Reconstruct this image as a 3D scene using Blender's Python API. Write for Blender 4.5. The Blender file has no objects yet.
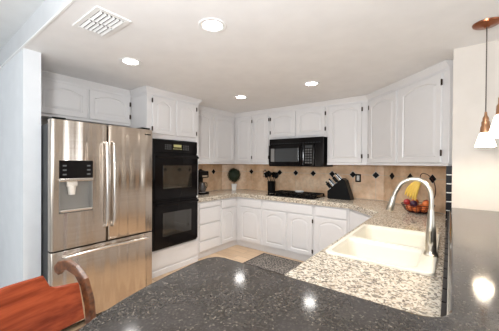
import bpy, bmesh, math, random
from mathutils import Vector, Matrix
random.seed(7)
scene = bpy.context.scene
COL = scene.collection
PI = math.pi

# ------------------------------------------------------------------ camera
F_PX, YAW, PITCH, ROLL, CAM_H, CX = 265.733, math.radians(37.422), math.radians(-.436), math.radians(.36), 1.483, -2.531
Fh = Vector((-math.sin(YAW), math.cos(YAW), 0)); Rh = Vector((math.cos(YAW), math.sin(YAW), 0)); Zv = Vector((0, 0, 1))
Fw = Fh*math.cos(PITCH)+Zv*math.sin(PITCH); Uw = Zv*math.cos(PITCH)-Fh*math.sin(PITCH)
Rr = Rh*math.cos(ROLL)+Uw*math.sin(ROLL); Ur = -Rh*math.sin(ROLL)+Uw*math.cos(ROLL)
cam_data = bpy.data.cameras.new('camera'); cam = bpy.data.objects.new('camera', cam_data); COL.objects.link(cam)
M = Matrix((Rr, Ur, -Fw)).transposed().to_4x4(); M.translation = Vector((0, 0, CAM_H)); cam.matrix_world = M
cam_data.sensor_width = 36; cam_data.lens = F_PX/499*36; cam_data.shift_x = -CX/499; cam_data.clip_start = .02
scene.camera = cam

# ------------------------------------------------------------------ world, light, exposure
world = bpy.data.worlds.new('sky'); scene.world = world; world.use_nodes = True
wn = world.node_tree.nodes; bg = wn['Background']
bg.inputs[0].default_value = (.82, .9, 1, 1); bg.inputs[1].default_value = 1.2
def area(name, loc, rot, sx, sy, power, color=(1, 1, 1)):
    l = bpy.data.lights.new(name, 'AREA'); l.shape = 'RECTANGLE'; l.size = sx; l.size_y = sy; l.energy = power; l.color = color
    o = bpy.data.objects.new(name, l); COL.objects.link(o); o.location = loc; o.rotation_euler = rot
    return o
# area lamps added in unseen dining-side windows, tilted upward to brighten room and ceiling
area('window_fill_rear', (-1.0, -3.9, 1.40), (PI/2+.55, 0, 0), 4.0, 1.5, 56, (.93, .97, 1))
area('window_fill_right', (3.40, .2, 1.45), (PI/2+.55, 0, PI/2), 3.0, 1.4, 15, (.95, .97, 1))
# added lamp standing in for a photographer's flash, to brighten the ceiling
area('bounce_fill', (-.15, -.55, 1.75), (PI-.65, 0, .38), .35, .35, 58, (.97, .985, 1))
scene.view_settings.view_transform = 'Standard'; scene.view_settings.look = 'None'
scene.view_settings.exposure = .43; scene.view_settings.gamma = 1; scene.view_settings.use_curve_mapping = False

# ------------------------------------------------------------------ materials
def mat(name, col, rough=.5, metal=0, emit=None, estr=0, coat=0, spec=None, trans=0):
    m = bpy.data.materials.new(name); m.use_nodes = True; b = m.node_tree.nodes['Principled BSDF']
    b.inputs['Base Color'].default_value = (*col, 1); b.inputs['Roughness'].default_value = rough; b.inputs['Metallic'].default_value = metal
    if emit: b.inputs['Emission Color'].default_value = (*emit, 1); b.inputs['Emission Strength'].default_value = estr
    if coat: b.inputs['Coat Weight'].default_value = coat; b.inputs['Coat Roughness'].default_value = .05
    if spec is not None: b.inputs['Specular IOR Level'].default_value = spec
    if trans: b.inputs['Transmission Weight'].default_value = trans
    return m
class NT:
    def __init__(s, m): s.t = m.node_tree; s.b = s.t.nodes['Principled BSDF']; s.tc = s.t.nodes.new('ShaderNodeTexCoord')
    def n(s, ty, **k):
        o = s.t.nodes.new(ty)
        for a, v in k.items():
            if a.startswith('i_'): o.inputs[a[2:].replace('_', ' ')].default_value = v
            else: setattr(o, a, v)
        return o
    def l(s, a, b): s.t.links.new(a, b)
    def mapping(s, scale=(1, 1, 1), rot=(0, 0, 0)):
        mp = s.n('ShaderNodeMapping'); mp.inputs['Scale'].default_value = scale; mp.inputs['Rotation'].default_value = rot
        s.l(s.tc.outputs['Object'], mp.inputs[0]); return mp.outputs[0]
    def ramp(s, fac, stops, interp='LINEAR'):
        r = s.n('ShaderNodeValToRGB'); r.color_ramp.interpolation = interp; e = r.color_ramp.elements
        while len(e) < len(stops): e.new(.5)
        for k, (p, c) in enumerate(stops): e[k].position = p; e[k].color = (*c, 1) if len(c) == 3 else c
        s.l(fac, r.inputs[0]); return r.outputs[0]
    def mix(s, fac, a, b):
        m = s.n('ShaderNodeMix', data_type='RGBA')
        if isinstance(fac, float): m.inputs[0].default_value = fac
        else: s.l(fac, m.inputs[0])
        for i, v in ((6, a), (7, b)):
            if isinstance(v, tuple): m.inputs[i].default_value = (*v, 1)
            else: s.l(v, m.inputs[i])
        return m.outputs[2]
    def noise(s, vec, scale, detail=3, rough=.5):
        o = s.n('ShaderNodeTexNoise'); o.inputs['Scale'].default_value = scale; o.inputs['Detail'].default_value = detail; o.inputs['Roughness'].default_value = rough
        s.l(vec, o.inputs['Vector']); return o.outputs[0]
    def bump(s, h, strength, dist=.002):
        b = s.n('ShaderNodeBump'); b.inputs['Strength'].default_value = strength; b.inputs['Distance'].default_value = dist
        s.l(h, b.inputs['Height']); s.l(b.outputs[0], s.b.inputs['Normal'])
    def base(s, c): s.l(c, s.b.inputs['Base Color'])

def paint(name, col, rough, amount=.02):
    m = mat(name, col, rough); t = NT(m); v = t.mapping(); n = t.noise(v, 6, 4)
    a = tuple(max(0, c-amount) for c in col); b = tuple(min(1, c+amount) for c in col)
    t.base(t.ramp(n, [(.3, a), (.7, b)])); t.bump(t.noise(v, 180, 2), .08, .001); return m
WHITE = paint('white_cabinet_paint', (.72, .705, .70), .32, .008)
WALL = paint('cream_wall_paint', (.655, .60, .54), .75)
STUBW = paint('cool_white_wall_paint', (.74, .76, .78), .75)
CEIL = paint('ceiling_paint', (.84, .83, .825), .85)
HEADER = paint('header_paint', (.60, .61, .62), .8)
TRIMW = mat('white_trim', (.85, .85, .84), .4)
BLACK = mat('black_gloss', (.006, .005, .005), .1, spec=.16)
BLACKM = mat('black_matte', (.004, .004, .004), .4, spec=.13)
DGLASS = mat('oven_glass', (.02, .018, .014), .05, spec=.9)
GREYGL = mat('microwave_glass', (.055, .058, .06), .2)
CHROME = mat('chrome', (.8, .8, .8), .15, 1)
NICKEL = mat('brushed_nickel', (.60, .55, .47), .34, 1)
HINGE = mat('bronze_hinge', (.05, .035, .025), .4, .8)
SINKM = mat('cream_sink', (.80, .76, .655), .25, coat=.2)
COPPER = mat('copper', (.30, .11, .055), .28, 1)
BRASS = mat('antique_copper_socket', (.50, .27, .15), .35, 1)
CORD = mat('brown_cord', (.08, .06, .05), .6)
SHADE = mat('lit_white_glass', (1, .97, .9), .3, emit=(1, .93, .80), estr=3.2)
BULB = mat('lit_diffuser', (1, 1, 1), .4, emit=(1, .97, .93), estr=22)
LEAF = mat('topiary_leaf', (.016, .030, .013), .6)
POT = mat('white_pot', (.8, .79, .76), .4)
SOIL = mat('soil', (.05, .03, .02), .9)
STEM = mat('stem_bark', (.12, .07, .04), .8)
ORANGE = mat('orange_peel', (.75, .18, .04), .45)
APPLE = mat('apple_red', (.40, .03, .03), .35)
PLUM = mat('plum_skin', (.06, .015, .04), .35)
BANANA = mat('banana_peel', (.82, .55, .10), .5)
WIRE = mat('dark_wire', (.06, .02, .025), .4, .7)
DISPLAY = mat('display_print', (.28, .26, .12), .4, emit=(.7, .62, .25), estr=.25)
BUTTON = mat('grey_button', (.10, .10, .10), .5)
GROUT = mat('light_grout', (.62, .56, .48), .8)
GLASSJ = mat('carafe_glass', (.06, .05, .045), .08, coat=.4)
DARKV = mat('vent_shade', (.03, .028, .026), .9)  # near-black colour for the shade between the vent slats

def stainless():
    m = mat('stainless_steel', (.60, .545, .49), .24, 1); t = NT(m)
    v = t.mapping((4.4, 1, .14), (0, .035, 0)); n = t.noise(v, 1.5, 1.6, .45)
    v2 = t.mapping((2, 1, 420)); f = t.noise(v2, 1.0, 2)
    t.base(t.mix(t.ramp(f, [(.35, (0, 0, 0)), (.65, (1, 1, 1))]), (.49, .42, .355), (.59, .515, .44)))
    t.bump(n, 1.0, .075); return m
STEEL = stainless()
STEELP = mat('bright_steel', (.74, .70, .66), .2, 1)
FRIDGE_SIDE = mat('fridge_black_side', (.02, .02, .02), .5)

def granite():
    m = mat('speckled_granite', (.6, .5, .4), .13); t = NT(m); v = t.mapping()
    n1 = t.noise(v, 7, 3); base = t.ramp(n1, [(.3, (.44, .34, .25)), (.5, (.60, .51, .39)), (.7, (.72, .65, .53))])
    vo = t.n('ShaderNodeTexVoronoi'); vo.inputs['Scale'].default_value = 105; 
    d = t.noise(v, 30, 2); mx = t.n('ShaderNodeVectorMath', operation='ADD')
    cn = t.n('ShaderNodeTexNoise'); cn.inputs['Scale'].default_value = 40; t.l(v, cn.inputs['Vector'])
    sc = t.n('ShaderNodeVectorMath', operation='SCALE'); sc.inputs['Scale'].default_value = .02; t.l(cn.outputs['Color'], sc.inputs[0])
    t.l(v, mx.inputs[0]); t.l(sc.outputs[0], mx.inputs[1]); t.l(mx.outputs[0], vo.inputs['Vector'])
    sp = t.n('ShaderNodeSeparateColor'); t.l(vo.outputs['Color'], sp.inputs[0])
    cells = t.ramp(sp.outputs[0], [(0, (.02, .018, .018)), (.13, (.11, .10, .09)), (.24, (.32, .26, .20)), (.36, (.54, .46, .36)), (.62, (.74, .68, .57))], 'CONSTANT')
    c = t.mix(.72, base, cells)
    n2 = t.noise(v, 110, 2); dark = t.ramp(n2, [(.60, (0, 0, 0)), (.68, (1, 1, 1))])
    c = t.mix(dark, c, (.14, .11, .10)); t.base(c); return m
GRANITE = granite()
def darkstone():
    m = mat('dark_granite', (.05, .05, .05), .10, spec=.5); t = NT(m); v = t.mapping()
    vo = t.n('ShaderNodeTexVoronoi'); vo.inputs['Scale'].default_value = 230; t.l(v, vo.inputs['Vector'])
    sp = t.n('ShaderNodeSeparateColor'); t.l(vo.outputs['Color'], sp.inputs[0])
    c = t.ramp(sp.outputs[1], [(0, (.034, .029, .025)), (.5, (.048, .041, .036)), (.8, (.070, .060, .050)), (.95, (.16, .135, .11))], 'CONSTANT')
    n = t.noise(v, 9, 4); c2 = t.mix(t.ramp(n, [(.4, (0, 0, 0)), (.65, (.6, .6, .6))]), c, (.060, .054, .052))
    t.base(c2); return m
DARKSTONE = darkstone()
def tilem():
    m = mat('tumbled_stone_tile', (.66, .49, .35), .4); t = NT(m); v = t.mapping()
    n = t.noise(v, 3.2, 6, .6); c = t.ramp(n, [(.32, (.56, .34, .19)), (.5, (.76, .52, .33)), (.68, (.90, .71, .52))])
    n2 = t.noise(v, 22, 4); c = t.mix(t.ramp(n2, [(.45, (0, 0, 0)), (.75, (.5, .5, .5))]), c, (.52, .37, .25))
    t.base(c); t.bump(n2, .15, .002); return m
TILE = tilem()
BTILE = mat('black_accent_tile', (.006, .005, .006), .35, spec=.1)
def wood(name, a, b, scale, rough, axis=(1, 12, 12), coat=.3):
    m = mat(name, a, rough, coat=coat); t = NT(m); v = t.mapping(axis)
    n = t.noise(v, scale, 5, .6); t.base(t.ramp(n, [(.3, a), (.7, b)])); return m
CHERRY = wood('cherry_wood', (.18, .026, .008), (.44, .085, .028), 3, .25, (12, 1, 12), 0)
CARVED = wood('carved_brown_wood', (.035, .011, .005), (.22, .08, .028), 14, .35, (4, 2, 4), 0)
def floor_mat():
    m = mat('tan_plank_floor', (.5, .33, .2), .28); t = NT(m); v = t.mapping((1, 1, 1))
    br = t.n('ShaderNodeTexBrick'); br.inputs['Scale'].default_value = 1; br.inputs['Brick Width'].default_value = .9; br.inputs['Row Height'].default_value = .15
    br.inputs['Mortar Size'].default_value = .004; br.inputs['Color1'].default_value = (.62, .44, .28, 1); br.inputs['Color2'].default_value = (.40, .25, .145, 1); br.inputs['Mortar'].default_value = (.22, .14, .08, 1)
    t.l(v, br.inputs['Vector']); v2 = t.mapping((1.5, 14, 1)); n = t.noise(v2, 3, 5, .6)
    c = t.mix(t.ramp(n, [(.35, (0, 0, 0)), (.7, (.7, .7, .7))]), br.outputs[0], (.66, .50, .34)); t.base(c); return m
FLOOR = floor_mat()
def mat_rug():
    m = mat('woven_mat', (.1, .09, .08), .95); t = NT(m); v = t.mapping()
    vo = t.n('ShaderNodeTexVoronoi'); vo.inputs['Scale'].default_value = 26; t.l(v, vo.inputs['Vector']); vo.feature = 'DISTANCE_TO_EDGE'
    t.base(t.ramp(vo.outputs[0], [(.06, (.24, .21, .18)), (.14, (.055, .048, .045))])); t.bump(t.noise(v, 200, 2), .5, .004); return m
RUG = mat_rug(); RUGB = mat('mat_border', (.035, .03, .03), .95)

# ------------------------------------------------------------------ mesh helpers
def link(name, bm, m, parent=None, smooth=False):
    bmesh.ops.recalc_face_normals(bm, faces=bm.faces)
    me = bpy.data.meshes.new(name); bm.to_mesh(me); bm.free(); me.materials.append(m)
    if smooth:
        for p in me.polygons: p.use_smooth = True
        try: me.set_sharp_from_angle(angle=math.radians(40))
        except Exception: pass
    o = bpy.data.objects.new(name, me); COL.objects.link(o)
    if parent: o.parent = parent
    return o
def tag(o, label=None, cat=None, group=None, kind=None):
    if label: o['label'] = label
    if cat: o['category'] = cat
    if group: o['group'] = group
    if kind: o['kind'] = kind
    return o
def root(name, loc, rz, label, cat, group=None):
    o = bpy.data.objects.new(name, None); COL.objects.link(o); o.location = loc; o.rotation_euler = (0, 0, rz); o.empty_display_size = .1
    return tag(o, label, cat, group)
def struct(name, bm, m): o = link(name, bm, m); o['kind'] = 'structure'; return o
def box(bm, x0, x1, y0, y1, z0, z1, bev=0, seg=2):
    r = bmesh.ops.create_cube(bm, size=1); vs = r['verts']
    for v in vs:
        v.co = Vector((x0+(v.co.x+.5)*(x1-x0), y0+(v.co.y+.5)*(y1-y0), z0+(v.co.z+.5)*(z1-z0)))
    if bev:
        es = list({e for v in vs for e in v.link_edges}); bmesh.ops.bevel(bm, geom=es, offset=bev, segments=seg, affect='EDGES', profile=.5)
    return bm
def B(*a, **k): return box(bmesh.new(), *a, **k)
def prism(bm, pts, z0, z1, bev=0, seg=3, holes=(), top_only=False):
    """extrude XY outline between z0 and z1"""
    loops = [pts]+list(holes); edges = []
    for L in loops:
        vs = [bm.verts.new((p[0], p[1], z0)) for p in L]
        for a, b in zip(vs, vs[1:]+vs[:1]): edges.append(bm.edges.new((a, b)))
    if holes: r = bmesh.ops.triangle_fill(bm, edges=edges, use_beauty=True, use_dissolve=False); fs = [g for g in r['geom'] if isinstance(g, bmesh.types.BMFace)]
    else: fs = [bm.faces.new([e.verts[0] for e in edges])]
    r = bmesh.ops.extrude_face_region(bm, geom=fs)
    nv = [g for g in r['geom'] if isinstance(g, bmesh.types.BMVert)]
    for v in nv: v.co.z = z1
    if bev:
        bm.normal_update()
        rim = [e for e in bm.edges if len(e.link_faces) == 2 and abs(e.verts[0].co.z-e.verts[1].co.z) < 1e-6
               and (abs(e.link_faces[0].normal.z) > .5) != (abs(e.link_faces[1].normal.z) > .5)
               and (not top_only or abs(e.verts[0].co.z-z1) < 1e-6)]
        bmesh.ops.bevel(bm, geom=rim, offset=bev, segments=seg, affect='EDGES', profile=.5)
    return bm
def orient(bm, verts, M):
    for v in verts: v.co = M @ v.co
def prism_xz(bm, pts, y0, y1, bev=0, holes=()):
    """outline in XZ extruded along Y"""
    b2 = prism(bmesh.new(), pts, 0, 1, 0, holes=holes)
    for v in b2.verts: v.co = Vector((v.co.x, y0+(y1-y0)*v.co.z, v.co.y))
    if bev:
        b2.normal_update()
        rim = [e for e in b2.edges if abs(e.verts[0].co.y-e.verts[1].co.y) < 1e-6 and (abs(e.link_faces[0].normal.y) > .5) != (abs(e.link_faces[1].normal.y) > .5)]
        bmesh.ops.bevel(b2, geom=rim, offset=bev, segments=2, affect='EDGES', profile=.5)
    me = bpy.data.meshes.new('t'); b2.to_mesh(me); b2.free(); bm.from_mesh(me); bpy.data.meshes.remove(me); return bm
def prism_yz(bm, pts, x0, x1, bev=0):
    b2 = prism(bmesh.new(), pts, 0, 1, 0)
    for v in b2.verts: v.co = Vector((x0+(x1-x0)*v.co.z, v.co.x, v.co.y))
    if bev:
        b2.normal_update()
        rim = [e for e in b2.edges if abs(e.verts[0].co.x-e.verts[1].co.x) < 1e-6 and (abs(e.link_faces[0].normal.x) > .5) != (abs(e.link_faces[1].normal.x) > .5)]
        bmesh.ops.bevel(b2, geom=rim, offset=bev, segments=3, affect='EDGES', profile=.5)
    me = bpy.data.meshes.new('t'); b2.to_mesh(me); b2.free(); bm.from_mesh(me); bpy.data.meshes.remove(me); return bm
def tube(bm, pts, rad, n=12, cap=True):
    pts = [Vector(p) for p in pts]; rads = rad if isinstance(rad, (list, tuple)) else [rad]*len(pts); rings = []; up = None
    for i, p in enumerate(pts):
        t = (pts[min(i+1, len(pts)-1)]-pts[max(i-1, 0)]).normalized()
        if up is None: up = t.orthogonal().normalized()
        up = (up-t*up.dot(t)).normalized(); s = t.cross(up)
        rings.append([bm.verts.new(p+(up*math.cos(2*PI*k/n)+s*math.sin(2*PI*k/n))*rads[i]) for k in range(n)])
    for a, b in zip(rings, rings[1:]):
        for k in range(n): bm.faces.new((a[k], a[(k+1) % n], b[(k+1) % n], b[k]))
    if cap: bm.faces.new(rings[0][::-1]); bm.faces.new(rings[-1])
    return bm
def lathe(bm, prof, n=32, c=(0, 0, 0)):
    """profile list of (r, z); closed at axis when r==0"""
    rings = []
    for r, z in prof:
        if r < 1e-6: rings.append([bm.verts.new((c[0], c[1], c[2]+z))])
        else: rings.append([bm.verts.new((c[0]+r*math.cos(2*PI*k/n), c[1]+r*math.sin(2*PI*k/n), c[2]+z)) for k in range(n)])
    for a, b in zip(rings, rings[1:]):
        for k in range(n):
            q = [a[k % len(a)], a[(k+1) % len(a)], b[(k+1) % len(b)], b[k % len(b)]]
            q2 = []
            for v in q:
                if v not in q2: q2.append(v)
            if len(q2) > 2: bm.faces.new(q2)
    return bm
def bez(pts, n=24):
    """catmull-rom through points"""
    P = [Vector(p) for p in pts]; P = [P[0]*2-P[1]]+P+[P[-1]*2-P[-2]]; out = []
    seg = len(P)-3; per = max(2, n//seg)
    for i in range(seg):
        a, b, c, d = P[i:i+4]
        for k in range(per):
            t = k/per; out.append(.5*((2*b)+(c-a)*t+(2*a-5*b+4*c-d)*t*t+(3*b-a-3*c+d)*t**3))
    out.append(P[-2]); return out
def sweep(bm, prof, path):
    """profile (out, z) swept with mitres along an XY path; 'out' is to the right of travel"""
    P = [Vector((p[0], p[1])) for p in path]; rings = []
    for i, p in enumerate(P):
        d0 = (P[i]-P[i-1]).normalized() if i else None; d1 = (P[i+1]-P[i]).normalized() if i < len(P)-1 else None
        n0 = Vector((d0.y, -d0.x)) if d0 else None; n1 = Vector((d1.y, -d1.x)) if d1 else None
        if n0 and n1: m = (n0+n1).normalized(); m = m/m.dot(n0)
        else: m = n0 or n1
        rings.append([bm.verts.new((p.x+m.x*o, p.y+m.y*o, z)) for o, z in prof])
    k = len(prof)
    for a, b in zip(rings, rings[1:]):
        for j in range(k): bm.faces.new((a[j], a[(j+1) % k], b[(j+1) % k], b[j]))
    bm.faces.new(rings[0]); bm.faces.new(rings[-1][::-1]); return bm

# ------------------------------------------------------------------ cabinet builders (local: x along front, y into wall, z up)
def arch_loop(x0, x1, z0, z1, ins, rise, n=14):
    """closed loop; top follows a cathedral arch when rise>0"""
    a, b, lo = x0+ins, x1-ins, z0+ins; pts = [(a, lo), (b, lo)]
    w = (x1-x0)/2; cx = (x0+x1)/2
    for k in range(n+1):
        x = b+(a-b)*k/n; u = (x-cx)/w
        g = rise*max(0, 1-(u/.86)**2)**.8 if rise else 0
        pts.append((x, z1-ins-rise+g))
    return pts
def door_bm(x0, x1, z0, z1, rise=.06, t=.02, fr=.055):
    bm = bmesh.new(); n = 26
    def outer(ins):
        a, b, lo, hi = x0+ins, x1-ins, z0+ins, z1-ins
        fx = lambda k: b+(a-b)*k/n
        return [(a, lo), (b, lo)]+[(fx(k), hi) for k in range(n+1)]
    inner = lambda ins: arch_loop(x0+fr, x1-fr, z0+fr, z1-fr*.85, ins, rise, n)
    levels = [(outer(0), 0), (outer(0), -t+.004), (outer(.004), -t), (inner(0), -t), (inner(.007), -t+.008), (inner(.012), -t+.008), (inner(.036), -t+.001)]
    rings = [[bm.verts.new((p[0], y, p[1])) for p in L] for L, y in levels]
    N = len(rings[0])
    for a, b in zip(rings, rings[1:]):
        for k in range(N): bm.faces.new((a[k], a[(k+1) % N], b[(k+1) % N], b[k]))
    bm.faces.new(rings[-1]); bm.faces.new(rings[0][::-1]); return bm
def hinge(par, x, z, y=-.021):
    bm = bmesh.new(); box(bm, x-.011, x+.011, y-.003, y+.002, z-.028, z+.028, .002, 1); tube(bm, [(x, y-.004, z-.03), (x, y-.004, z+.03)], .0045, 8)
    link('hinge', bm, HINGE, par)
def door(par, x0, x1, z0, z1, rise=.06, hs=None, hz=.09, fr=.055):
    d = link('door', door_bm(x0, x1, z0, z1, rise, fr=fr), WHITE, par)
    if hs:
        x = x0-.006 if hs == 'L' else x1+.006
        hinge(d, x, z0+hz); hinge(d, x, z1-hz)
    return d
def drawer(par, x0, x1, z0, z1, t=.02):
    bm = B(x0, x1, -t, 0, z0, z1, .006, 3); return link('drawer', bm, WHITE, par)
CROWN = [(0, -.085), (.006, -.085), (.008, -.06), (.018, -.045), (.034, -.02), (.04, -.012), (.04, 0), (0, 0)]
def crown(par, path, top): link('crown_moulding', sweep(bmesh.new(), [(o, z+top) for o, z in CROWN], path), WHITE, par)
def lightrail(par, x0, x1, z): link('bottom_rail', B(x0, x1, -.012, .02, z, z+.028, .004), WHITE, par)
def body(par, x0, x1, d, z0, z1): return link('body', B(x0, x1, 0, d, z0, z1, .002, 1), WHITE, par)
def toe(par, x0, x1, d=.06): link('toe_kick', B(x0, x1, .045, d+.05, 0, .10), WHITE, par)

CT = .95; SLAB0 = .885; UB = 1.474; UT = 2.438
XL, YB = -3.69, 4.33

# ------------------------------------------------------------------ room shell
struct('floor', B(-5.3, 3.6, .7, 4.6, -.1, 0), FLOOR)
struct('floor_dining', B(-5.3, 3.6, -4.1, .7, -.1, 0), paint('pale_bounce_floor', (.62, .60, .57), .95))  # unseen floor, made pale so it bounces neutral light to the ceiling
bm = B(-3.85, 3.6, .63, 4.6, 2.44, 2.74); struct('ceiling', bm, CEIL)
struct('ceiling_dining', B(-5.3, 3.6, -4.1, .63, 2.62, 2.74), paint('dining_ceiling_paint', (.74, .75, .75), .85))
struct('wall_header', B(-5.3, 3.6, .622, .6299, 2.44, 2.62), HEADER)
struct('trim_1', B(-5.3, 3.6, .617, .634, 2.436, 2.449, .003), TRIMW)
struct('wall_left', B(XL-.12, XL, .755, YB+.12, 0, 2.44), WALL)
struct('wall_stub', B(-5.3, -2.854, .63, .755, 0, 2.44), STUBW)
struct('wall_back', B(XL, .3, YB, YB+.12, 0, 2.44), WALL)
DW = 3.56
struct('wall_diagonal', prism(bmesh.new(), [(DW-YB, YB), (0, DW), (.02, DW-.02), (.3, DW), (.3, YB)], 0, 2.44), WALL)
struct('wall_column', B(.012, 3.6, 2.79, 3.55, 0, 2.44), WALL)
struct('wall_dining_left', B(-5.42, -5.3, -4.1, .63, 0, 2.62), STUBW)
def wall_open(name, axis, pos, th, a0, a1, ztop, o0, o1, oz0, oz1, m):
    bm = bmesh.new()
    for (p, q, r, s) in ((a0, o0, 0, ztop), (o1, a1, 0, ztop), (o0, o1, 0, oz0), (o0, o1, oz1, ztop)):
        if axis == 'y': box(bm, p, q, pos, pos+th, r, s)
        else: box(bm, pos, pos+th, p, q, r, s)
    struct(name, bm, m)
wall_open('wall_rear', 'y', -4.1, .1, -5.3, 3.6, 2.62, -3.05, 1.05, .55, 2.35, STUBW)
wall_open('wall_right', 'x', 3.5, .1, -4.0, 2.79, 2.44, -1.35, 1.75, .7, 2.3, WALL)
bm = bmesh.new()
for k in range(5): x = -3.05+k*4.1/4; box(bm, x-.03, x+.03, -4.06, -4.0, .55, 2.35)
box(bm, -3.05, 1.05, -4.06, -4.0, .52, .58); box(bm, -3.05, 1.05, -4.06, -4.0, 2.32, 2.38); struct('window_1', bm, TRIMW)
bm = bmesh.new()
for k in range(4): y = -1.35+k*3.1/3; box(bm, 3.5, 3.56, y-.03, y+.03, .7, 2.3)
struct('window_2', bm, TRIMW)
# half wall carrying the raised bar
struct('wall_bar', prism(bmesh.new(), [(-.6, .60), (.14, .60), (.14, 2.788), (.0, 2.788), (.0, .72), (-.6, .72)], 0, 1.088), WALL)

# ------------------------------------------------------------------ tile backsplashes
def tile_panel(name, loc, rz, length, label, us, corner=None, z0=CT, z1=UB, zl=1.32, end_liner=None):
    """local x along wall, -y out of wall; us = x positions of vertical joints with diamonds"""
    r = root(name, loc, rz, label, 'tile backsplash')
    link('grout_bed', B(0, length, -.006, -.0005, z0, z1), GROUT, r)
    cuts = [0]+sorted(u for u in us if 0 < u < length)+[length]; g = .0025; dm = .055; bm = bmesh.new()
    for a, b in zip(cuts, cuts[1:]):
        for (lo, hi) in ((z0, zl), (zl, z1)):
            x0, x1, q0, q1 = a+g, b-g, lo+g, hi-g
            if x1-x0 < .004: continue
            pts = []
            def corner_pts(cx, cz, sx, sz, isd):
                if not isd: return [(cx, cz)]
                return [(cx, cz+sz*dm), (cx+sx*dm, cz)]
            ll = a in us and lo == zl; lr = b in us and lo == zl; ul = a in us and hi == zl; ur = b in us and hi == zl
            d2 = min(dm, (x1-x0)*.9)
            pts += ([(x0, q0+dm), (x0+d2, q0)] if ll else [(x0, q0)])
            pts += ([(x1-d2, q0), (x1, q0+dm)] if lr else [(x1, q0)])
            pts += ([(x1, q1-dm), (x1-d2, q1)] if ur else [(x1, q1)])
            pts += ([(x0+d2, q1), (x0, q1-dm)] if ul else [(x0, q1)])
            prism_xz(bm, pts, -.012, -.005)
    link('stone_tiles', bm, TILE, r)
    for u in us:
        if 0 < u < length:
            q = .049; bm = prism_xz(bmesh.new(), [(u-q, zl), (u, zl-q), (u+q, zl), (u, zl+q)], -.013, -.005, .001)
            link('diamond_tile', bm, BTILE, r)
    if end_liner:
        a, b = end_liner; n = 9
        for k in range(n):
            h = (z1-z0)/n; link('liner_tile', B(a, b, -.016, -.0125, z0+k*h+.005, z0+(k+1)*h-.005, .001, 1), BTILE, r)
    return r
CY = 3.98; CXc = XL+(YB-CY)
grid = [-3.192+.33*k for k in range(8)]
tile_panel('tile_backsplash', (CXc, YB, 0), 0, (DW-YB)-CXc, 'long beige stone tile backsplash with black diamonds behind the cooktop', [g-CXc for g in grid if g < -.8])
tile_panel('tile_backsplash', (XL, 2.746, 0), PI/2, CY-2.746, 'beige stone tile backsplash with one black diamond behind the coffee maker', [3.405-2.746, 3.735-2.746])
tile_panel('tile_backsplash', (XL, CY, 0), PI/4, (YB-CY)*2**.5, 'narrow angled beige stone tile backsplash in the corner behind the topiary', [])
dl = (0-(DW-YB))*2**.5
tile_panel('tile_backsplash', (DW-YB, YB, 0), -PI/4, dl, 'angled beige stone tile backsplash with black diamonds behind the fruit basket', [(-.641-(DW-YB))*2**.5, (-.397-(DW-YB))*2**.5, (-.154-(DW-YB))*2**.5])
# black tile band on the half wall between granite counter and bar
r = root('tile_ledge', (0, 0, 0), 0, 'strip of black tiles with white grout along the raised bar beside the sink', 'tile strip')
link('grout_bed', B(-.006, -.0005, .83, 2.788, CT, 1.095), GROUT, r)
y = .83
while y < 2.76:
    bm = bmesh.new(); box(bm, -.016, -.004, y, min(y+.093, 2.786), CT+.002, 1.02, .001, 1); box(bm, -.016, -.004, y, min(y+.093, 2.786), 1.026, 1.098, .001, 1)
    link('black_tile', bm, BTILE, r); y += .1
r = root('tile_edging', (0, 0, 0), 0, 'column of black tiles with white grout on the wall end above the bar', 'tile strip')
link('grout_bed', B(-.024, .011, 2.7905, 3.52, CT+.001, UB-.005), mat('white_grout', (.8, .78, .74), .7), r)
for k in range(7):
    hh = (UB-CT)/7
    link('black_tile', B(-.028, .0115, 2.786, 3.50, CT+k*hh+.004, CT+(k+1)*hh-.004, .001, 1), BTILE, r)

# ------------------------------------------------------------------ upper cabinets
def upper(name, loc, rz, L, label, doors, d=.345, z0=UB, rail=True, cr=None, hz=.09, bx0=0, grp='white wall cabinets'):
    r = root(name, loc, rz, label, 'cabinet', grp)
    body(r, bx0, L, d, z0, UT)
    for (a, b, hs) in doors: door(r, a, b, z0+.03, 2.345, .042, hs, hz)
    crown(r, cr or [(0, 0), (L, 0)], UT)
    if rail: lightrail(r, 0, L, z0-.004)
    return r
# over the fridge
upper('wall_cabinet', (-3.41, .76, 0), PI/2, 1.124, 'white two-door wall cabinet above the stainless refrigerator', [(.1, .585, None), (.605, 1.10, 'R')], d=.27, z0=1.97, rail=False)
# left run
upper('wall_cabinet', (-3.33, 2.747, 0), PI/2, 3.96-2.747, 'white two-door wall cabinet above the coffee maker', [(.045, 3.32-2.747, None), (3.375-2.747, 3.915-2.747, None)], d=.355, cr=[(0, 0), (3.96-2.747, 0)])
# back run
upper('wall_cabinet', (-3.33, 3.96, 0), 0, .80, 'white wall cabinet with two narrow doors left of the microwave', [(.055, .415, 'R'), (.455, .785, 'R')])
upper('wall_cabinet', (-2.529, 3.96, 0), 0, 1.038, 'short white two-door wall cabinet above the microwave', [(.03, .505, 'L'), (.525, 1.005, 'R')], z0=1.9, rail=False)
upper('wall_cabinet', (-1.49, 3.96, 0), 0, .57, 'white single-door wall cabinet above the knife block', [(.025, .495, 'R')])
r = upper('wall_cabinet', (-.92, 3.96, 0), -PI/4, 1.285, 'large white angled two-door wall cabinet above the fruit basket', [(.06, .60, 'L'), (.655, 1.215, 'R')], d=.33)

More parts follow.
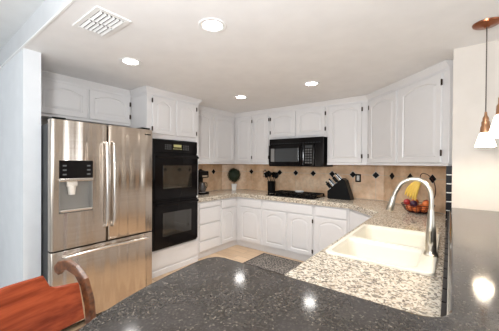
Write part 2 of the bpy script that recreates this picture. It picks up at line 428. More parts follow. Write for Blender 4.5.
# ------------------------------------------------------------------ oven tower
r = root('oven_cabinet', (-3.03, 1.886, 0), PI/2, 'tall white cabinet housing the black double oven', 'cabinet')
W = .858
bm = bmesh.new(); box(bm, 0, .072, 0, .655, 0, UT); box(bm, .815, W, 0, .655, 0, UT); box(bm, .072, .815, 0, .655, 1.80, UT); box(bm, .072, .815, 0, .655, 0, .34); box(bm, .072, .815, .60, .655, .34, 1.80)
link('body', bm, WHITE, r)
door(r, .07, .40, 1.86, 2.34, .05, 'L', .06); door(r, .445, .80, 1.86, 2.34, .05, 'R', .06)
crown(r, [(0, .36), (0, 0), (W, 0), (W, .28)], UT)
link('lower_panel', B(.03, .83, -.012, 0, .10, .325, .004), WHITE, r); link('base_trim', B(0, W, -.012, 0, 0, .075, .004), WHITE, r)

r = root('double_wall_oven', (-3.03, 1.96, 0), PI/2, 'black glass double wall oven built into the tall white cabinet', 'oven')
W = .74
link('housing', B(.005, W-.005, .0, .58, .345, 1.795), BLACKM, r)
link('front_frame', B(0, W, -.018, -.001, .345, 1.795, .003), BLACK, r)
cp = link('control_panel', B(.004, W-.004, -.034, -.018, 1.62, 1.785, .004), BLACK, r)
bm = bmesh.new()
for i in range(4):
    for j in range(3): box(bm, .17+i*.028, .187+i*.028, -.0355, -.034, 1.665+j*.026, 1.678+j*.026)
link('keypad', bm, BUTTON, cp); bm = bmesh.new()
for i in range(4):
    for j in range(3): box(bm, .47+i*.028, .487+i*.028, -.0355, -.034, 1.665+j*.026, 1.678+j*.026)
link('keypad', bm, BUTTON, cp)
link('display', B(.31, .44, -.0355, -.034, 1.70, 1.735), DISPLAY, cp)
bm = bmesh.new()
for i in range(7): box(bm, .30+i*.022, .315+i*.022, -.0355, -.034, 1.672, 1.681)
link('indicator_row', bm, DISPLAY, cp)
for (lo, hi) in ((1.0, 1.60), (.375, .975)):
    d = link('oven_door', B(.004, W-.004, -.05, -.018, lo, hi, .006), BLACK, r)
    link('window', B(.13, .61, -.053, -.049, lo+.14, hi-.15, .002), DGLASS, d)
    bm = bmesh.new(); box(bm, .02, W-.02, -.095, -.072, hi-.052, hi-.022, .01, 3); box(bm, .03, .06, -.08, -.049, hi-.05, hi-.024); box(bm, W-.06, W-.03, -.08, -.049, hi-.05, hi-.024)
    link('handle', bm, BLACK, d)
link('vent_strip', B(.01, W-.01, -.03, -.017, .35, .372), BLACKM, r)

# ------------------------------------------------------------------ base cabinets
def base(name, loc, rz, L, label, parts, d=.62, bx0=0, grp='white base cabinets', ext=0):
    r = root(name, loc, rz, label, 'cabinet', grp)
    body(r, bx0, L, d, .10, SLAB0-.001); toe(r, max(bx0, -.04), L+ext)
    for p in parts:
        if p[0] == 'dr': drawer(r, *p[1:])
        else: door(r, p[1], p[2], p[3], p[4], .055, p[5], .07)
    link('base_trim', B(max(bx0, -.032), L+ext, .03, .045, 0, .10, .003), WHITE, r)
    if bx0 < 0: link('corner_trim', B(-.045, -.03, .001, .045, 0, .0995), WHITE, r)
    return r
YL0 = 2.746
base('base_cabinet', (-3.05, YL0, 0), PI/2, 3.25-YL0, 'white base cabinet with a stack of four drawers beside the ovens', [('dr', .035, .485, .795, .862), ('dr', .035, .485, .545, .775), ('dr', .035, .485, .285, .525), ('dr', .035, .485, .12, .265)], d=.63)
base('base_cabinet', (-3.05, 3.251, 0), PI/2, .44, 'white base cabinet with one drawer and arched door below the topiary, left of the corner', [('dr', .025, .37, .73, .86), ('door', .025, .37, .125, .71, None)], d=.63, ext=.007)
base('base_cabinet', (-3.05, 3.70, 0), 0, .56, 'white base cabinet with one drawer and arched door left of the cooktop', [('dr', .085, .535, .73, .86), ('door', .085, .535, .125, .71, None)], bx0=-.60)
base('base_cabinet', (-2.489, 3.70, 0), 0, .905, 'white base cabinet with a wide drawer and two arched doors below the cooktop', [('dr', .03, .885, .73, .86), ('door', .03, .45, .125, .71, None), ('door', .485, .885, .125, .71, 'R')])
base('base_cabinet', (-1.583, 3.70, 0), 0, .502, 'white base cabinet with one drawer and arched door below the knife block', [('dr', .025, .475, .73, .86), ('door', .025, .475, .125, .71, None)])
r = root('base_cabinet', (-1.08, 3.70, 0), -PI/4, 'white angled corner base cabinet between the cooktop run and sink run', 'cabinet', 'white base cabinets')
def to_loc(p): v = Vector((p[0]+1.08, p[1]-3.70)); return ((v.x-v.y)/2**.5, (v.x+v.y)/2**.5)
link('body', prism(bmesh.new(), [to_loc(p) for p in ((-1.079, 3.70), (-.66, 3.281), (-.03, 3.281), (-.03, 3.55), (-.80, 4.32), (-1.079, 4.32))], .10, SLAB0-.001), WHITE, r)
link('toe_kick', prism(bmesh.new(), [to_loc(p) for p in ((-1.079, 3.76), (-.60, 3.281), (-.1, 3.281), (-.8, 4.2), (-1.079, 4.2))], 0, .10), WHITE, r)
link('face_panel', B(.03, .565, -.008, 0, .125, .86, .003), WHITE, r)
base('sink_cabinet', (-.66, 3.28, 0), -PI/2, .62, 'white base cabinet with drawer and door between the corner and the sink', [('dr', .03, .59, .73, .86), ('door', .03, .59, .125, .71, None)])
r = root('sink_cabinet', (-.66, 2.659, 0), -PI/2, 'white base cabinet with two doors directly under the sink', 'cabinet', 'white base cabinets')
bm = bmesh.new(); box(bm, 0, 1.20, 0, .02, .10, SLAB0-.001); box(bm, 0, .02, .02, .62, .10, SLAB0-.001); box(bm, 1.18, 1.20, .02, .62, .10, SLAB0-.001); box(bm, .02, 1.18, .02, .62, .10, .12)
link('body', bm, WHITE, r); toe(r, 0, 1.2); door(r, .03, .59, .125, .71, .055, None); door(r, .61, 1.17, .125, .71, .055, None); drawer(r, .03, 1.17, .73, .86)
base('sink_cabinet', (-.66, 1.458, 0), -PI/2, .72, 'white base cabinet with drawer and door below the near granite counter', [('dr', .03, .69, .73, .86), ('door', .03, .69, .125, .71, None)])

# ------------------------------------------------------------------ granite counter
def rrect(x0, x1, y0, y1, r, n=5):
    out = []
    for cx, cy, a in ((x1-r, y1-r, 0), (x0+r, y1-r, PI/2), (x0+r, y0+r, PI), (x1-r, y0+r, 1.5*PI)):
        for k in range(n+1): t = a+PI/2*k/n; out.append((cx+r*math.cos(t), cy+r*math.sin(t)))
    return out
SX0, SX1, SY0, SY1 = -.598, -.055, 1.54, 2.475
outer = [(XL+.016, YL0+.004), (-3.025, YL0+.004), (-3.025, 3.672), (-1.085, 3.672), (-.635, 3.222), (-.635, .728), (-.0165, .728), (-.0165, DW-.0), (-.0165, DW-.006), (DW-YB-.006, YB-.014), (CXc+.004, YB-.014), (XL+.016, CY-.004)]
outer = [p for i, p in enumerate(outer) if i != 7]
bm = prism(bmesh.new(), outer, SLAB0, CT, .012, 3, holes=[rrect(SX0+.012, SX1-.012, SY0+.012, SY1-.012, .03)], top_only=True)
tag(link('granite_countertop', bm, GRANITE, None), 'speckled beige granite countertop wrapping round the kitchen and holding the sink', 'countertop')

# sink
r = root('kitchen_sink', ((SX0+SX1)/2, (SY0+SY1)/2, CT), 0, 'cream double bowl sink set in the speckled granite counter', 'sink')
hx, hy = (SX1-SX0)/2, (SY1-SY0)/2; dv = 1.975-(SY0+SY1)/2
b1 = (-hx+.028, hx-.075, -hy+.03, dv-.018); b2 = (-hx+.028, hx-.075, dv+.018, hy-.03)
bm = prism(bmesh.new(), rrect(-hx, hx, -hy, hy, .035), .0005, .012, .004, 2, holes=[rrect(*b1, .05), rrect(*b2, .05)], top_only=True)
link('rim', bm, SINKM, r)
for bb in (b1, b2):
    bm = bmesh.new(); rings = []
    for ins, z in ((0, .006), (.004, -.02), (.012, -.17), (.03, -.19), (.06, -.196)):
        L = rrect(bb[0]+ins, bb[1]-ins, bb[2]+ins, bb[3]-ins, max(.05-ins*.4, .02)); rings.append([bm.verts.new((p[0], p[1], z)) for p in L])
    for a, b in zip(rings, rings[1:]):
        for k in range(len(a)): bm.faces.new((a[k], a[(k+1) % len(a)], b[(k+1) % len(a)], b[k]))
    bm.faces.new(rings[-1]); o = link('bowl', bm, SINKM, r, True); sm = o.modifiers.new('s', 'SOLIDIFY'); sm.thickness = .004; sm.offset = 1
    cxx, cyy = (bb[0]+bb[1])/2, (bb[2]+bb[3])/2
    link('drain', lathe(bmesh.new(), [(0, -.193), (.03, -.193), (.042, -.191), (.044, -.195), (0, -.196)], 24, (cxx, cyy, 0)), CHROME, o, True)

# faucet
r = root('kitchen_faucet', (-.085, 1.86, CT+.012), 0, 'tall brushed nickel gooseneck faucet standing at the sink', 'faucet')
link('base', lathe(bmesh.new(), [(0, 0), (.036, 0), (.036, .006), (.030, .012), (.028, .03), (.026, .12), (.019, .20), (.0145, .26), (0, .262)], 28), NICKEL, r, True)
pts = [(0, 0, .25), (.0, 0, .33), (-.012, 0, .385), (-.05, 0, .428), (-.10, 0, .433), (-.15, 0, .405), (-.18, 0, .355), (-.193, 0, .315)]
link('neck', tube(bmesh.new(), bez(pts, 42), .0125, 16), NICKEL, r, True)
link('spray_head', tube(bmesh.new(), [(-.190, 0, .325), (-.195, 0, .315), (-.203, 0, .28), (-.214, 0, .238), (-.2155, 0, .232)], [.013, .0155, .018, .0215, .018], 18), NICKEL, r, True)
bm = bmesh.new(); tube(bm, [(0, -.02, .075), (0, -.045, .075)], .012, 14); tube(bm, [(0, -.04, .075), (.0, -.05, .10), (.0, -.054, .15)], [.007, .006, .007], 10); link('lever', bm, NICKEL, r, True)

# ------------------------------------------------------------------ raised dark bar
fil = [(-.07+.07*math.cos(t), .82-.07+.07+.07*math.sin(t)-.0) for t in [0]]
fil = [(-.07+.07*math.cos(a), .82+.07*math.sin(a)) for a in [-(PI/2)*k/6 for k in range(7)]]
barp = [(.42, 2.786), (0.0, 2.786)]+fil+[(-.62, .75), (-.675, .748), (-.708, .735), (-.726, .705), (-.730, .66), (-.722, .58), (-.712, .51), (-.698, .43), (-.678, .35), (-.65, .27), (-.615, .20), (-.57, .14), (-.51, .10), (-.44, .085), (.28, .085), (.35, .105), (.40, .155), (.42, .22)]
bm = prism(bmesh.new(), barp, 1.09, 1.129, .012, 4)
tag(link('bar_countertop', bm, DARKSTONE), 'glossy dark speckled stone bar top in the foreground, curving at its left end', 'countertop')

# ------------------------------------------------------------------ refrigerator
r = root('refrigerator', (-2.62, .758, 0), PI/2, 'stainless steel french door refrigerator with ice dispenser', 'refrigerator')
W = .952
link('cabinet_body', B(.006, W-.006, .075, .78, .03, 1.815, .006), FRIDGE_SIDE, r)
bm = bmesh.new(); [box(bm, a, a+.09, .12, .2, 0, .03) for a in (.03, W-.12)]; [box(bm, a, a+.09, .66, .74, 0, .03) for a in (.03, W-.12)]; link('feet', bm, BLACKM, r)
def fdoor(name, x0, x1, z0, z1, hole=None):
    bm = bmesh.new(); n = 10; r0 = .022
    prof = [(x0, .07)]+[(x0+r0-r0*math.cos(PI/2*k/5), r0-r0*math.sin(PI/2*k/5)) for k in range(6)]+[(x1-r0+r0*math.sin(PI/2*k/5), r0-r0*math.cos(PI/2*k/5)) for k in range(6)]+[(x1, .07)]
    if not hole: prism(bm, prof, z0, z1, .004, 2)
    else:
        hx0, hx1, hz0, hz1 = hole
        prism(bm, prof, z0, hz0, 0); prism(bm, prof, hz1, z1, 0)
        k = 7; L = [p for p in prof if p[0] <= x0+r0+1e-6]+[(hx0, 0), (hx0, .07)]; prism(bm, L, hz0, hz1)
        Rr_ = [(hx1, .07), (hx1, 0)]+[p for p in prof if p[0] >= x1-r0-1e-6]; prism(bm, Rr_, hz0, hz1)
        bmesh.ops.remove_doubles(bm, verts=bm.verts, dist=1e-5)
    return link(name, bm, STEEL, r, True)
gx = 1.22-.758
ld = fdoor('left_door', 0, gx-.004, .735, 1.845, (.058, .327, 1.045, 1.50)); rd = fdoor('right_door', gx+.004, W, .735, 1.845)
dwr = fdoor('freezer_drawer', 0, W, .06, .722)
link('base_grille', B(.02, W-.02, .04, .075, .03, .055), BLACKM, r)
# dispenser
link('control_panel', B(.060, .325, -.003, .03, 1.345, 1.498, .004), BLACK, ld)
bm = bmesh.new()
for a in (.085, .275):
    for k in range(3): box(bm, a, a+.028, -.0045, -.003, 1.372+k*.038, 1.384+k*.038)
link('buttons', bm, BUTTON, ld)
link('ledge', B(.058, .327, -.012, .03, 1.318, 1.344, .005), STEELP, ld)
GREYD = mat('dispenser_grey', (.30, .29, .27), .35, .6)
bm = bmesh.new(); box(bm, .060, .325, .058, .066, 1.048, 1.318); box(bm, .060, .068, .0, .06, 1.048, 1.318); box(bm, .317, .325, .0, .06, 1.048, 1.318); box(bm, .060, .325, 0, .06, 1.048, 1.056)
link('recess', bm, GREYD, ld); link('drip_tray', B(.066, .319, -.012, .056, 1.056, 1.075, .005), STEELP, ld)
bm = bmesh.new(); box(bm, .125, .205, .012, .05, 1.27, 1.318, .006); tube(bm, [(.165, .032, 1.28), (.165, .034, 1.20)], [.034, .026], 16); link('nozzle', bm, mat('pale_plastic', (.72, .66, .58), .3), ld, True)
# handles
for (hxx, par, s) in ((gx-.032, ld, 1), (gx+.034, rd, -1)):
    pts = [(hxx, .0, .87), (hxx, -.03, .885), (hxx, -.055, .93), (hxx, -.068, 1.25), (hxx, -.055, 1.62), (hxx, -.03, 1.665), (hxx, .0, 1.68)]
    link('handle', tube(bmesh.new(), bez(pts, 36), .0125, 12), STEELP, par, True)
pts = [(.09, .0, .672), (.10, -.035, .675), (.14, -.055, .68), (.476, -.07, .692), (.82, -.055, .68), (.86, -.035, .675), (.87, .0, .672)]
link('handle', tube(bmesh.new(), bez(pts, 36), .0125, 12), STEELP, dwr, True)
link('badge', B(.85, .92, -.002, .001, 1.785, 1.795), BLACKM, rd)
for a in (.02, W-.12): link('hinge_cover', B(a, a+.10, .03, .16, 1.846, 1.868, .004), BLACKM, r)

# ------------------------------------------------------------------ microwave
r = root('microwave', (-2.475, 3.86, 0), 0, 'black over-the-range microwave mounted above the cooktop', 'microwave')
W = .955
link('housing', B(0, W, .03, .44, 1.44, 1.898, .004), BLACKM, r)
link('top_vent', B(.0, W, .004, .03, 1.80, 1.898, .006), BLACK, r)
bm = bmesh.new(); [box(bm, .03+k*.045, .06+k*.045, .001, .005, 1.812, 1.818) for k in range(20)]; link('vent_slots', bm, GREYGL, r)
d = link('door', B(.0, .645, -.015, .03, 1.455, 1.795, .008), BLACK, r)
link('window', B(.13, .56, -.0185, -.014, 1.515, 1.735, .006), GREYGL, d)
link('side_panel', B(.045, .115, -.0185, -.014, 1.515, 1.735, .004), mat('light_grey_panel', (.2, .195, .19), .3), d)
link('handle', tube(bmesh.new(), bez([(.62, -.012, 1.49), (.62, -.045, 1.53), (.62, -.05, 1.63), (.62, -.045, 1.72), (.62, -.012, 1.76)], 24), .010, 10), BLACK, d, True)
cp = link('control_panel', B(.65, .82, -.013, .03, 1.455, 1.795, .006), BLACK, r)
link('display', B(.67, .79, -.0145, -.012, 1.73, 1.77), GREYGL, cp)
bm = bmesh.new(); [box(bm, .67+i*.042, .70+i*.042, -.0145, -.012, 1.49+j*.04, 1.515+j*.04, .001, 1) for i in range(3) for j in range(6)]; link('buttons', bm, BUTTON, cp)
link('filler_panel', B(.825, W, -.004, .03, 1.44, 1.795, .005), BLACK, r)
link('bottom_lip', B(0, .82, .0, .03, 1.44, 1.454, .003), BLACKM, r)

# ------------------------------------------------------------------ cooktop
r = root('gas_cooktop', (-2.04, 4.0, CT), 0, 'black gas cooktop with iron grates on the granite counter', 'cooktop')
link('glass_top', B(-.42, .42, -.26, .24, .0005, .012, .004), BLACK, r)
for (bx, by, br) in ((-.27, -.11, .045), (-.27, .12, .038), (.0, .0, .055), (.27, -.11, .038), (.27, .12, .045)):
    link('burner', lathe(bmesh.new(), [(0, .034), (br*.8, .034), (br, .028), (br, .012), (0, .012)], 20, (bx, by, 0)), BLACKM, r, True)
for gx_ in (-.27, 0, .27):
    bm = bmesh.new(); w = .125
    for (a, b) in (((gx_-w, -.22), (gx_+w, -.22)), ((gx_-w, .22), (gx_+w, .22)), ((gx_-w, -.22), (gx_-w, .22)), ((gx_+w, -.22), (gx_+w, .22)), ((gx_-w, 0), (gx_+w, 0)), ((gx_, -.22), (gx_, .22)), ((gx_-w, -.11), (gx_+w, -.11)), ((gx_-w, .12), (gx_+w, .12))):
        box(bm, min(a[0], b[0])-.006, max(a[0], b[0])+.006, min(a[1], b[1])-.006, max(a[1], b[1])+.006, .040, .054)
    for sx in (-1, 1):
        for sy in (-1, 1): box(bm, gx_+sx*w-.008, gx_+sx*w+.008, sy*.22-.008, sy*.22+.008, .012, .045)
    link('grate', bm, BLACKM, r)
for k in range(4):
    link('knob', lathe(bmesh.new(), [(0, .036), (.013, .036), (.018, .012), (0, .012)], 16, (-.15+.10*k, -.245, 0)), BLACKM, r, True)
bm = bmesh.new(); lathe(bm, [(0, .004), (.04, .006), (.055, .022), (.058, .022), (.045, 0), (0, 0)], 24); 
for v in bm.verts: v.co.x *= 1.5
o = link('spoon_rest', bm, mat('white_ceramic', (.8, .8, .78), .25), None, True); o.location = (-2.02, 4.10, CT+.0545); tag(o, 'small white ceramic spoon rest lying on the cooktop grates', 'spoon rest')

# ------------------------------------------------------------------ utensil crock
r = root('utensil_crock', (-2.60, 4.14, CT), 0, 'black crock holding cooking tools left of the cooktop', 'utensil crock')
link('crock', lathe(bmesh.new(), [(0, 0), (.06, 0), (.066, .01), (.07, .10), (.074, .20), (.078, .205), (.074, .21), (.068, .20), (.062, .02), (0, .02)], 28), BLACKM, r, True)
def utensil(a, tilt, ln, kind, name, label, m=BLACKM):
    bm = bmesh.new(); tube(bm, [(0, 0, 0), (0, 0, ln)], .006, 8)
    if kind == 'spoon': b0 = bmesh.ops.create_uvsphere(bm, u_segments=14, v_segments=8, radius=.045); [setattr(v, 'co', Vector((v.co.x, v.co.y*.35, v.co.z*1.3+ln+.03))) for v in b0['verts']]
    elif kind == 'spatula': box(bm, -.042, .042, -.004, .004, ln-.01, ln+.09, .002, 1); 
    elif kind == 'ladle': lathe(bm, [(0, ln-.02), (.03, ln-.01), (.042, ln+.02), (.040, ln+.02), (.028, ln-.005), (0, ln-.013)], 16, (.02, 0, 0))
    else:
        for k in range(6):
            an = PI*k/6; c, s = math.cos(an), math.sin(an); tube(bm, bez([(0, 0, ln-.01), (.03*c, .03*s, ln+.05), (0, 0, ln+.10), (-.03*c, -.03*s, ln+.05), (0, 0, ln-.01)], 20), .0022, 6)
    o = link(name, bm, m, None, kind != 'spatula'); o.rotation_euler = (tilt*math.sin(a), tilt*math.cos(a)*1.0, 0)
    o.location = (-2.60-.022*math.cos(a), 4.14+.012*math.sin(a), CT+.025); tag(o, label, 'cooking utensil', 'tools in the crock')
utensil(0, .40, .29, 'spoon', 'cooking_spoon', 'black cooking spoon leaning right in the crock')
utensil(PI, .42, .29, 'spatula', 'spatula', 'flat black spatula leaning left in the crock')
utensil(PI/2, .12, .32, 'ladle', 'ladle', 'black ladle standing upright in the crock')
utensil(2.4, .2, .30, 'spoon', 'slotted_spoon', 'black round spoon behind the spatula in the crock')
utensil(-.8, .22, .27, 'spatula', 'turner', 'black turner in front of the leaning spoon in the crock')

# ------------------------------------------------------------------ knife block
KS = 1.16
r = root('knife_block', (-1.34, 4.10, CT), 0, 'large black slanted knife block full of knives right of the cooktop', 'knife block')
link('block', prism_xz(bmesh.new(), [(a*KS, b*KS) for a, b in ((-.13, .0), (.16, .0), (.155, .03), (.085, .25), (.045, .275), (-.145, .10), (-.145, .01))], -.085, .085, .006), BLACKM, r)
nrm = Vector((-.68, 0, .73)); along = Vector((.73, 0, .68))
base0 = Vector((-.125, 0, .115))*KS
for i in range(4):
    for j in range(3):
        p = base0+along*(.025+i*.068)+Vector((0, -.048+j*.048, 0)); ln = .10+.02*((i*3+j*2) % 3); kn = bmesh.new()
        tube(kn, [p-nrm*.01, p+nrm*.015], [.008, .0095], 8); o = link('knife_bolster', kn, CHROME, None, True); o.location = (0, 0, 0)
        h = bmesh.new(); tube(h, [p+nrm*.012, p+nrm*.03, p+nrm*(ln*.7), p+nrm*ln], [.010, .012, .0105, .0125], 8)
        kr = root('kitchen_knife', (-1.34, 4.10, CT), 0, ['black handled knife in the bottom row of the knife block', 'steel handled knife in the second row of the knife block', 'black handled knife in the third row of the knife block', 'steel handled knife in the top row of the knife block'][i], 'knife', 'knives in the knife block, '+['bottom', 'second', 'third', 'top'][i]+' row')
        link('handle', h, CHROME if i in (1, 3) and j != 1 else BLACKM, kr, True); o.parent = kr; o.name = 'bolster'

# ------------------------------------------------------------------ topiary
r = root('topiary', (-3.43, 4.06, CT), PI/4, 'small round green topiary in a white pot in the counter corner', 'potted plant')
bm = bmesh.new(); rings = []
for (s, z) in ((.036, 0), (.05, .11), (.054, .115), (.054, .125), (.046, .125), (.044, .11)):
    rings.append([bm.verts.new(p) for p in ((-s, -s, z), (s, -s, z), (s, s, z), (-s, s, z))])
for a, b in zip(rings, rings[1:]):
    for k in range(4): bm.faces.new((a[k], a[(k+1) % 4], b[(k+1) % 4], b[k]))
bm.faces.new(rings[0][::-1]); link('pot', bm, POT, r)
link('soil', B(-.045, .045, -.045, .045, .095, .112), SOIL, r)
link('stem', tube(bmesh.new(), [(0, 0, .11), (.002, 0, .20)], .007, 8), STEM, r)
bm = bmesh.new(); b0 = bmesh.ops.create_icosphere(bm, subdivisions=3, radius=.112)
for v in b0['verts']: v.co = v.co*(1+random.uniform(-.07, .05)); v.co.z = v.co.z*1.1+.300
for k in range(900):
    u = Vector((random.gauss(0, 1), random.gauss(0, 1), random.gauss(0, 1))).normalized(); p = u*(.108+random.random()*.022); p.z = p.z*1.1+.300
    t = u.orthogonal().normalized(); t.rotate(Matrix.Rotation(random.random()*6.28, 3, u)); s = u.cross(t); L = .014
    q = [p-t*L*.4, p+s*L*.5+u*.004, p+t*L+u*.006, p-s*L*.5+u*.002]; bm.faces.new([bm.verts.new(x) for x in q])
bmx = bm
me_ = link('foliage', bmx, LEAF, r)

# ------------------------------------------------------------------ coffee maker
r = root('coffee_maker', (-3.44, 3.17, CT), PI/2, 'black coffee maker on the counter beside the ovens', 'coffee maker')
link('base', B(-.10, .10, -.12, .12, 0, .035, .01), BLACKM, r); link('water_tank', B(-.095, .095, .03, .12, .035, .36, .012), BLACKM, r)
link('brew_head', B(-.10, .10, -.11, .12, .28, .40, .02, 3), BLACK, r); link('hotplate', lathe(bmesh.new(), [(0, .041), (.065, .041), (.07, .035), (0, .035)], 24, (0, -.045, 0)), CHROME, r, True)
link('carafe', lathe(bmesh.new(), [(0, .042), (.055, .042), (.068, .08), (.068, .13), (.048, .19), (.05, .205), (.045, .205), (0, .20)], 28, (0, -.045, 0)), GLASSJ, r, True)
link('carafe_handle', tube(bmesh.new(), bez([(.05, -.05, .19), (.09, -.06, .185), (.097, -.06, .12), (.066, -.05, .085)], 18), .007, 8), BLACKM, r, True)
link('lid', lathe(bmesh.new(), [(0, .43), (.02, .43), (.025, .415), (.07, .405), (.075, .40), (0, .40)], 24, (0, .0, 0)), BLACKM, r, True)
link('control_strip', B(-.06, .06, -.112, -.108, .30, .325), CHROME, r)

# ------------------------------------------------------------------ outlets
def outlet(x, z, y, label, plate, face):
    r = root('wall_outlet', (x, y, z), 0, label, 'outlet')
    link('plate', B(-.042, .042, -.007, 0, -.062, .062, .003), plate, r); link('socket', B(-.019, .019, -.010, -.006, -.038, .038, .003), face, r)
    bm = bmesh.new(); [box(bm, a-.002, a+.002, -.0105, -.0095, b-.006, b+.006) for a in (-.007, .007) for b in (-.018, .018)]; link('slots', bm, BLACKM, r)
IVORY = mat('ivory_plastic', (.78, .76, .70), .4); TANP = mat('tan_plate', (.40, .22, .12), .4)
outlet(-1.132, 1.268, YB-.0135, 'outlet with black plate on the backsplash right of the knife block', BLACK, IVORY)
outlet(-2.862, 1.285, YB-.0135, 'outlet with brown plate on the backsplash left of the crock', TANP, IVORY)

# ------------------------------------------------------------------ fruit basket with banana hook
bc = Vector((-.285, 3.50)); 
r = root('fruit_basket', (bc.x, bc.y, CT), 0, 'dark wire fruit basket with a banana hook on the angled counter', 'fruit basket')
R0, R1, HB = .09, .158, .085
bm = bmesh.new()
def ring(bm, rad, z, w=.003): tube(bm, [(rad*math.cos(2*PI*k/32), rad*math.sin(2*PI*k/32), z) for k in range(33)], w, 6, False)
for k in range(5): t = k/4; ring(bm, R0+(R1-R0)*t**.6, .006+HB*t, .004 if k == 4 else .0022)
for k in range(20):
    a = 2*PI*k/20; tube(bm, [((R0+(R1-R0)*t**.6)*math.cos(a), (R0+(R1-R0)*t**.6)*math.sin(a), .006+HB*t) for t in (0, .25, .5, .75, 1)], .0022, 5)
for k in range(-3, 4):
    w = math.sqrt(R0**2-(k*.026)**2); tube(bm, [(-w, k*.026, .006), (w, k*.026, .006)], .002, 5)
link('wire_bowl', bm, WIRE, r, True)
bx = R1*.70
link('banana_hook', tube(bmesh.new(), bez([(bx, .08, .08), (.155, .08, .20), (.15, .07, .32), (.11, .05, .40), (.06, .02, .435), (.03, .0, .425), (.022, -.005, .385), (.03, -.01, .365), (.042, -.008, .375)], 56), .0042, 8), WIRE, r, True)
fr = []
for k in range(7):
    a = 2*PI*k/7+.2; fr.append((.082*math.cos(a), .082*math.sin(a), .050))
fr.append((0, 0, .046)); 
for k in range(5): a = 2*PI*k/5-.6; fr.append((.100*math.cos(a), .100*math.sin(a), .106))
places = ['at the front', 'at the right', 'at the back', 'at the left']
for i, (x, y_, z) in enumerate(fr):
    isap = i in (9, 11); isplum = i in (12,)
    bm = bmesh.new()
    if isap: lathe(bm, [(0, .026), (.012, .034), (.028, .026), (.038, .004), (.030, -.022), (.012, -.034), (0, -.030)], 20)
    else:
        bmesh.ops.create_uvsphere(bm, u_segments=20, v_segments=12, radius=.0375)
    nm = 'apple' if isap else ('plum' if isplum else 'orange'); m = APPLE if isap else (PLUM if isplum else ORANGE)
    rr = root(nm, (bc.x+x, bc.y+y_, CT+z), 0, {'orange': 'orange in the wire basket under the bananas', 'apple': 'red apple on top of the oranges in the basket', 'plum': 'dark plum resting on the oranges in the basket'}[nm], 'fruit', {'orange': 'oranges in the wire basket', 'apple': 'apples on top of the oranges', 'plum': None}[nm])
    link('flesh', bm, m, rr, True); link('stem', tube(bmesh.new(), [(0, 0, .026), (.002, 0, .040)], .0022, 6), STEM, rr)
for k in range(5):
    bm = bmesh.new(); f = k-2; pts = []
    for q in range(21):
        t = q/20; a = t*1.35
        lx = .118*math.sin(a)*(1.38-.22*k); lz = -.142*(1-math.cos(a))*1.05-.085*t*(.7+.16*k)
        pts.append((.03-lx, -.015-.030*math.sin(a)-.020*f*math.sin(a)*.8, .365+lz))
    rad = [.005 if i < 2 else .0055+.0105*math.sin(min(1, (i-1)/6)*PI/2)*(1-max(0, (i-13)/7)**2*.82) for i in range(21)]
    tube(bm, pts, rad, 7)
    tag(link('banana', bm, BANANA, None, True), ['yellow banana hanging at the left of the bunch over the fruit basket', 'yellow banana hanging second from the left over the fruit basket', 'yellow banana hanging in the middle of the bunch over the fruit basket', 'yellow banana hanging second from the right over the fruit basket', 'yellow banana hanging at the right of the bunch over the fruit basket'][4-k], 'banana', 'bunch of bananas').location = (bc.x+.01, bc.y, CT)

# ------------------------------------------------------------------ kitchen mat
r = root('kitchen_mat', (-1.93, 3.36, 0), 0, 'dark patterned kitchen mat on the floor below the cooktop', 'mat')
link('border', B(-.50, .70, -.29, .29, .001, .011, .004), RUGB, r); link('woven_field', B(-.47, .67, -.26, .26, .0112, .014, .001, 1), RUG, r)

# ------------------------------------------------------------------ bar stool
r = root('bar_stool', (-.995, .298, 0), math.radians(15), 'reddish wooden bar stool with scrolled back posts at the end of the bar', 'stool')
H = .245
def stile(yc):
    outer_ = [(-.135, .70), (-.135, .80), (-.15, .90), (-.185, .985), (-.24, 1.03), (-.305, 1.048), (-.36, 1.035), (-.385, 1.008), (-.38, .985), (-.355, .975), (-.34, .995), (-.30, 1.006), (-.245, .99), (-.21, .95), (-.183, .87), (-.175, .78), (-.172, .70)]
    bm = prism_xz(bmesh.new(), [(a, b) for a, b in outer_], yc-.013, yc+.013, .005); link('back_post', bm, CARVED, r, False)
stile(H); stile(-H)
def crest(y0, y1): 
    bm = bmesh.new(); n = 28; rows = []
    def top(u):
        a = abs(u)
        if a < .50: return 1.04-.004*(a/.5)
        if a < .62: return 1.036-.055*math.sin((a-.5)/.12*PI/2)
        return .981-.012*(a-.62)/.38
    for k in range(n+1):
        u = -1+2*k/n; y = u*(H-.017); bow = .035*(1-u*u); zt = top(u); zb = .825-.012*(1-u*u); row = []
        for (dx, z) in ((0, zb), (0, .0), (0, zt)):
            z = z or (zb+zt)/2; lean = (z-.82)*.22
            row.append((-.185-bow-lean, z))
        rows.append([bm.verts.new((row[0][0]+.012, y, row[0][1])), bm.verts.new((row[1][0]+.012, y, row[1][1])), bm.verts.new((row[2][0]+.009, y, row[2][1]-.004)), bm.verts.new((row[2][0], y, row[2][1])),
                     bm.verts.new((row[2][0]-.009, y, row[2][1]-.004)), bm.verts.new((row[1][0]-.012, y, row[1][1])), bm.verts.new((row[0][0]-.012, y, row[0][1]))])
    for a, b in zip(rows, rows[1:]):
        for j in range(7): bm.faces.new((a[j], a[(j+1) % 7], b[(j+1) % 7], b[j]))
    bm.faces.new(rows[0]); bm.faces.new(rows[-1][::-1]); return bm
link('crest_panel', crest(0, 0), CHERRY, r, True)
link('lower_rail', tube(bmesh.new(), bez([(-.16, -H, .785), (-.185, -H*.5, .775), (-.19, 0, .772), (-.185, H*.5, .775), (-.16, H, .785)], 20), .014, 10), CARVED, r, True)
link('seat', prism(bmesh.new(), rrect(-.19, .20, -.23, .23, .07), .715, .755, .012, 3), CHERRY, r)
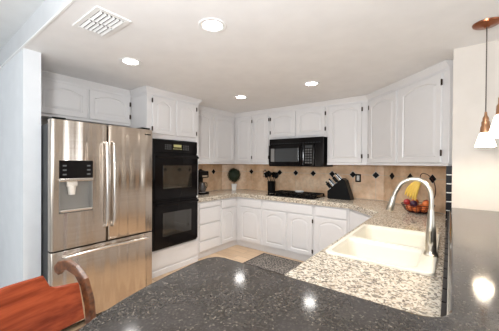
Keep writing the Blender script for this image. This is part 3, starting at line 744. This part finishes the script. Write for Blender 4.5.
for sx in (-1, 1):
    for sy in (-1, 1):
        link('leg', tube(bmesh.new(), [(sx*.19, sy*.215, 0), (sx*.175, sy*.20, .25), (sx*.155, sy*.185, .715)], [.014, .019, .022], 12), CHERRY, r, True)
bm = bmesh.new(); z = .25
for (a, b) in (((-.175, -.2), (.175, -.2)), ((-.175, .2), (.175, .2)), ((-.175, -.2), (-.175, .2)), ((.175, -.2), (.175, .2))): tube(bm, [(*a, z), (*b, z)], .010, 8)
link('footrest', bm, CHERRY, r, True)

# ------------------------------------------------------------------ ceiling lights
names = {(-1.319, 1.32): 'large round recessed ceiling light nearest the air vent on its right', (-2.407, 1.328): 'round recessed ceiling light in front of the cabinet over the refrigerator', (-2.404, 2.986): 'round recessed ceiling light near the corner of the kitchen', (-1.322, 2.982): 'round recessed ceiling light nearest the angled cabinet'}
for (x, y_), lab in names.items():
    r = root('ceiling_light', (x, y_, 2.4395), 0, lab, 'ceiling light', 'recessed ceiling lights')
    link('trim_ring', lathe(bmesh.new(), [(.066, -.003), (.074, -.008), (.094, -.006), (.098, -.001), (.094, 0), (.066, 0), (.066, -.003)], 40), TRIMW, r, True)
    link('diffuser', lathe(bmesh.new(), [(0, -.004), (.05, -.004), (.066, -.0025), (.066, -.001), (0, -.001)], 32), BULB, r, True)
    l = bpy.data.lights.new('recessed_lamp', 'SPOT'); l.spot_size = math.radians(104); l.spot_blend = .55; l.shadow_soft_size = .05; l.energy = 62; l.color = (1, .985, .965)
    lo = bpy.data.objects.new('recessed_lamp', l); COL.objects.link(lo); lo.location = (0, 0, -.012); lo.parent = r

# ceiling vent
r = root('ceiling_vent', (-1.908, .842, 2.4395), 0, 'white rectangular air vent with slats in the ceiling', 'vent')
bm = bmesh.new()
a, b = .19, .112
for (x0, x1, y0, y1) in ((-a, a, -b, -b+.032), (-a, a, b-.032, b), (-a, -a+.035, -b+.032, b-.032), (a-.035, a, -b+.032, b-.032), (-.007, .007, -b+.032, b-.032)): box(bm, x0, x1, y0, y1, -.008, 0, .002, 1)
link('frame', bm, TRIMW, r); link('shade_sheet', B(-a+.03, a-.03, -b+.028, b-.028, -.002, -.0005), DARKV, r)  # thin dark sheet behind the slats paints the shade of the opening
for sx in (-1, 1):
    for k in range(6):
        yy = -.068+k*.027; bm = bmesh.new(); x0, x1 = (.01, a-.037) if sx > 0 else (-a+.037, -.01)
        vs = [bm.verts.new(p) for p in ((x0, yy-.0068, -.003), (x1, yy-.0068, -.003), (x1, yy+.0068, -.012), (x0, yy+.0068, -.012), (x0, yy-.0068, -.005), (x1, yy-.0068, -.005), (x1, yy+.0068, -.014), (x0, yy+.0068, -.014))]
        for f in ((0, 1, 2, 3), (4, 7, 6, 5), (0, 4, 5, 1), (1, 5, 6, 2), (2, 6, 7, 3), (3, 7, 4, 0)): bm.faces.new([vs[i] for i in f])
        link('slat', bm, TRIMW, r)

# ------------------------------------------------------------------ pendants
def pendant(x, y_, label):
    r = root('pendant_lamp', (x, y_, 2.44), 0, label, 'pendant lamp', 'copper pendant lamps over the bar')
    link('canopy', lathe(bmesh.new(), [(0, -.03), (.012, -.03), (.02, -.022), (.06, -.018), (.075, -.010), (.078, -.0005), (0, -.0005)], 36), COPPER, r, True)
    link('cord', tube(bmesh.new(), [(0, 0, -.025), (0, 0, -.60)], .0032, 8), CORD, r)
    link('socket', lathe(bmesh.new(), [(0, -.595), (.007, -.60), (.009, -.625), (.017, -.64), (.017, -.66), (.022, -.665), (.022, -.69), (.027, -.70), (.029, -.738), (0, -.738)], 24), BRASS, r, True)
    link('lamp_shade', lathe(bmesh.new(), [(0, -.7385), (.026, -.7385), (.033, -.745), (.056, -.832), (.053, -.834), (.029, -.75), (0, -.745)], 36), SHADE, r, True)
    l = bpy.data.lights.new('pendant_bulb', 'POINT'); l.energy = 7; l.color = (1, .83, .64); l.shadow_soft_size = .03
    lo = bpy.data.objects.new('pendant_bulb', l); COL.objects.link(lo); lo.location = (0, 0, -.80); lo.parent = r
pendant(.187, 2.408, 'far copper pendant lamp with white glass shade, its cord and canopy in full view')
pendant(.184, 1.58, 'near copper pendant lamp with white glass shade, cut off at the right')
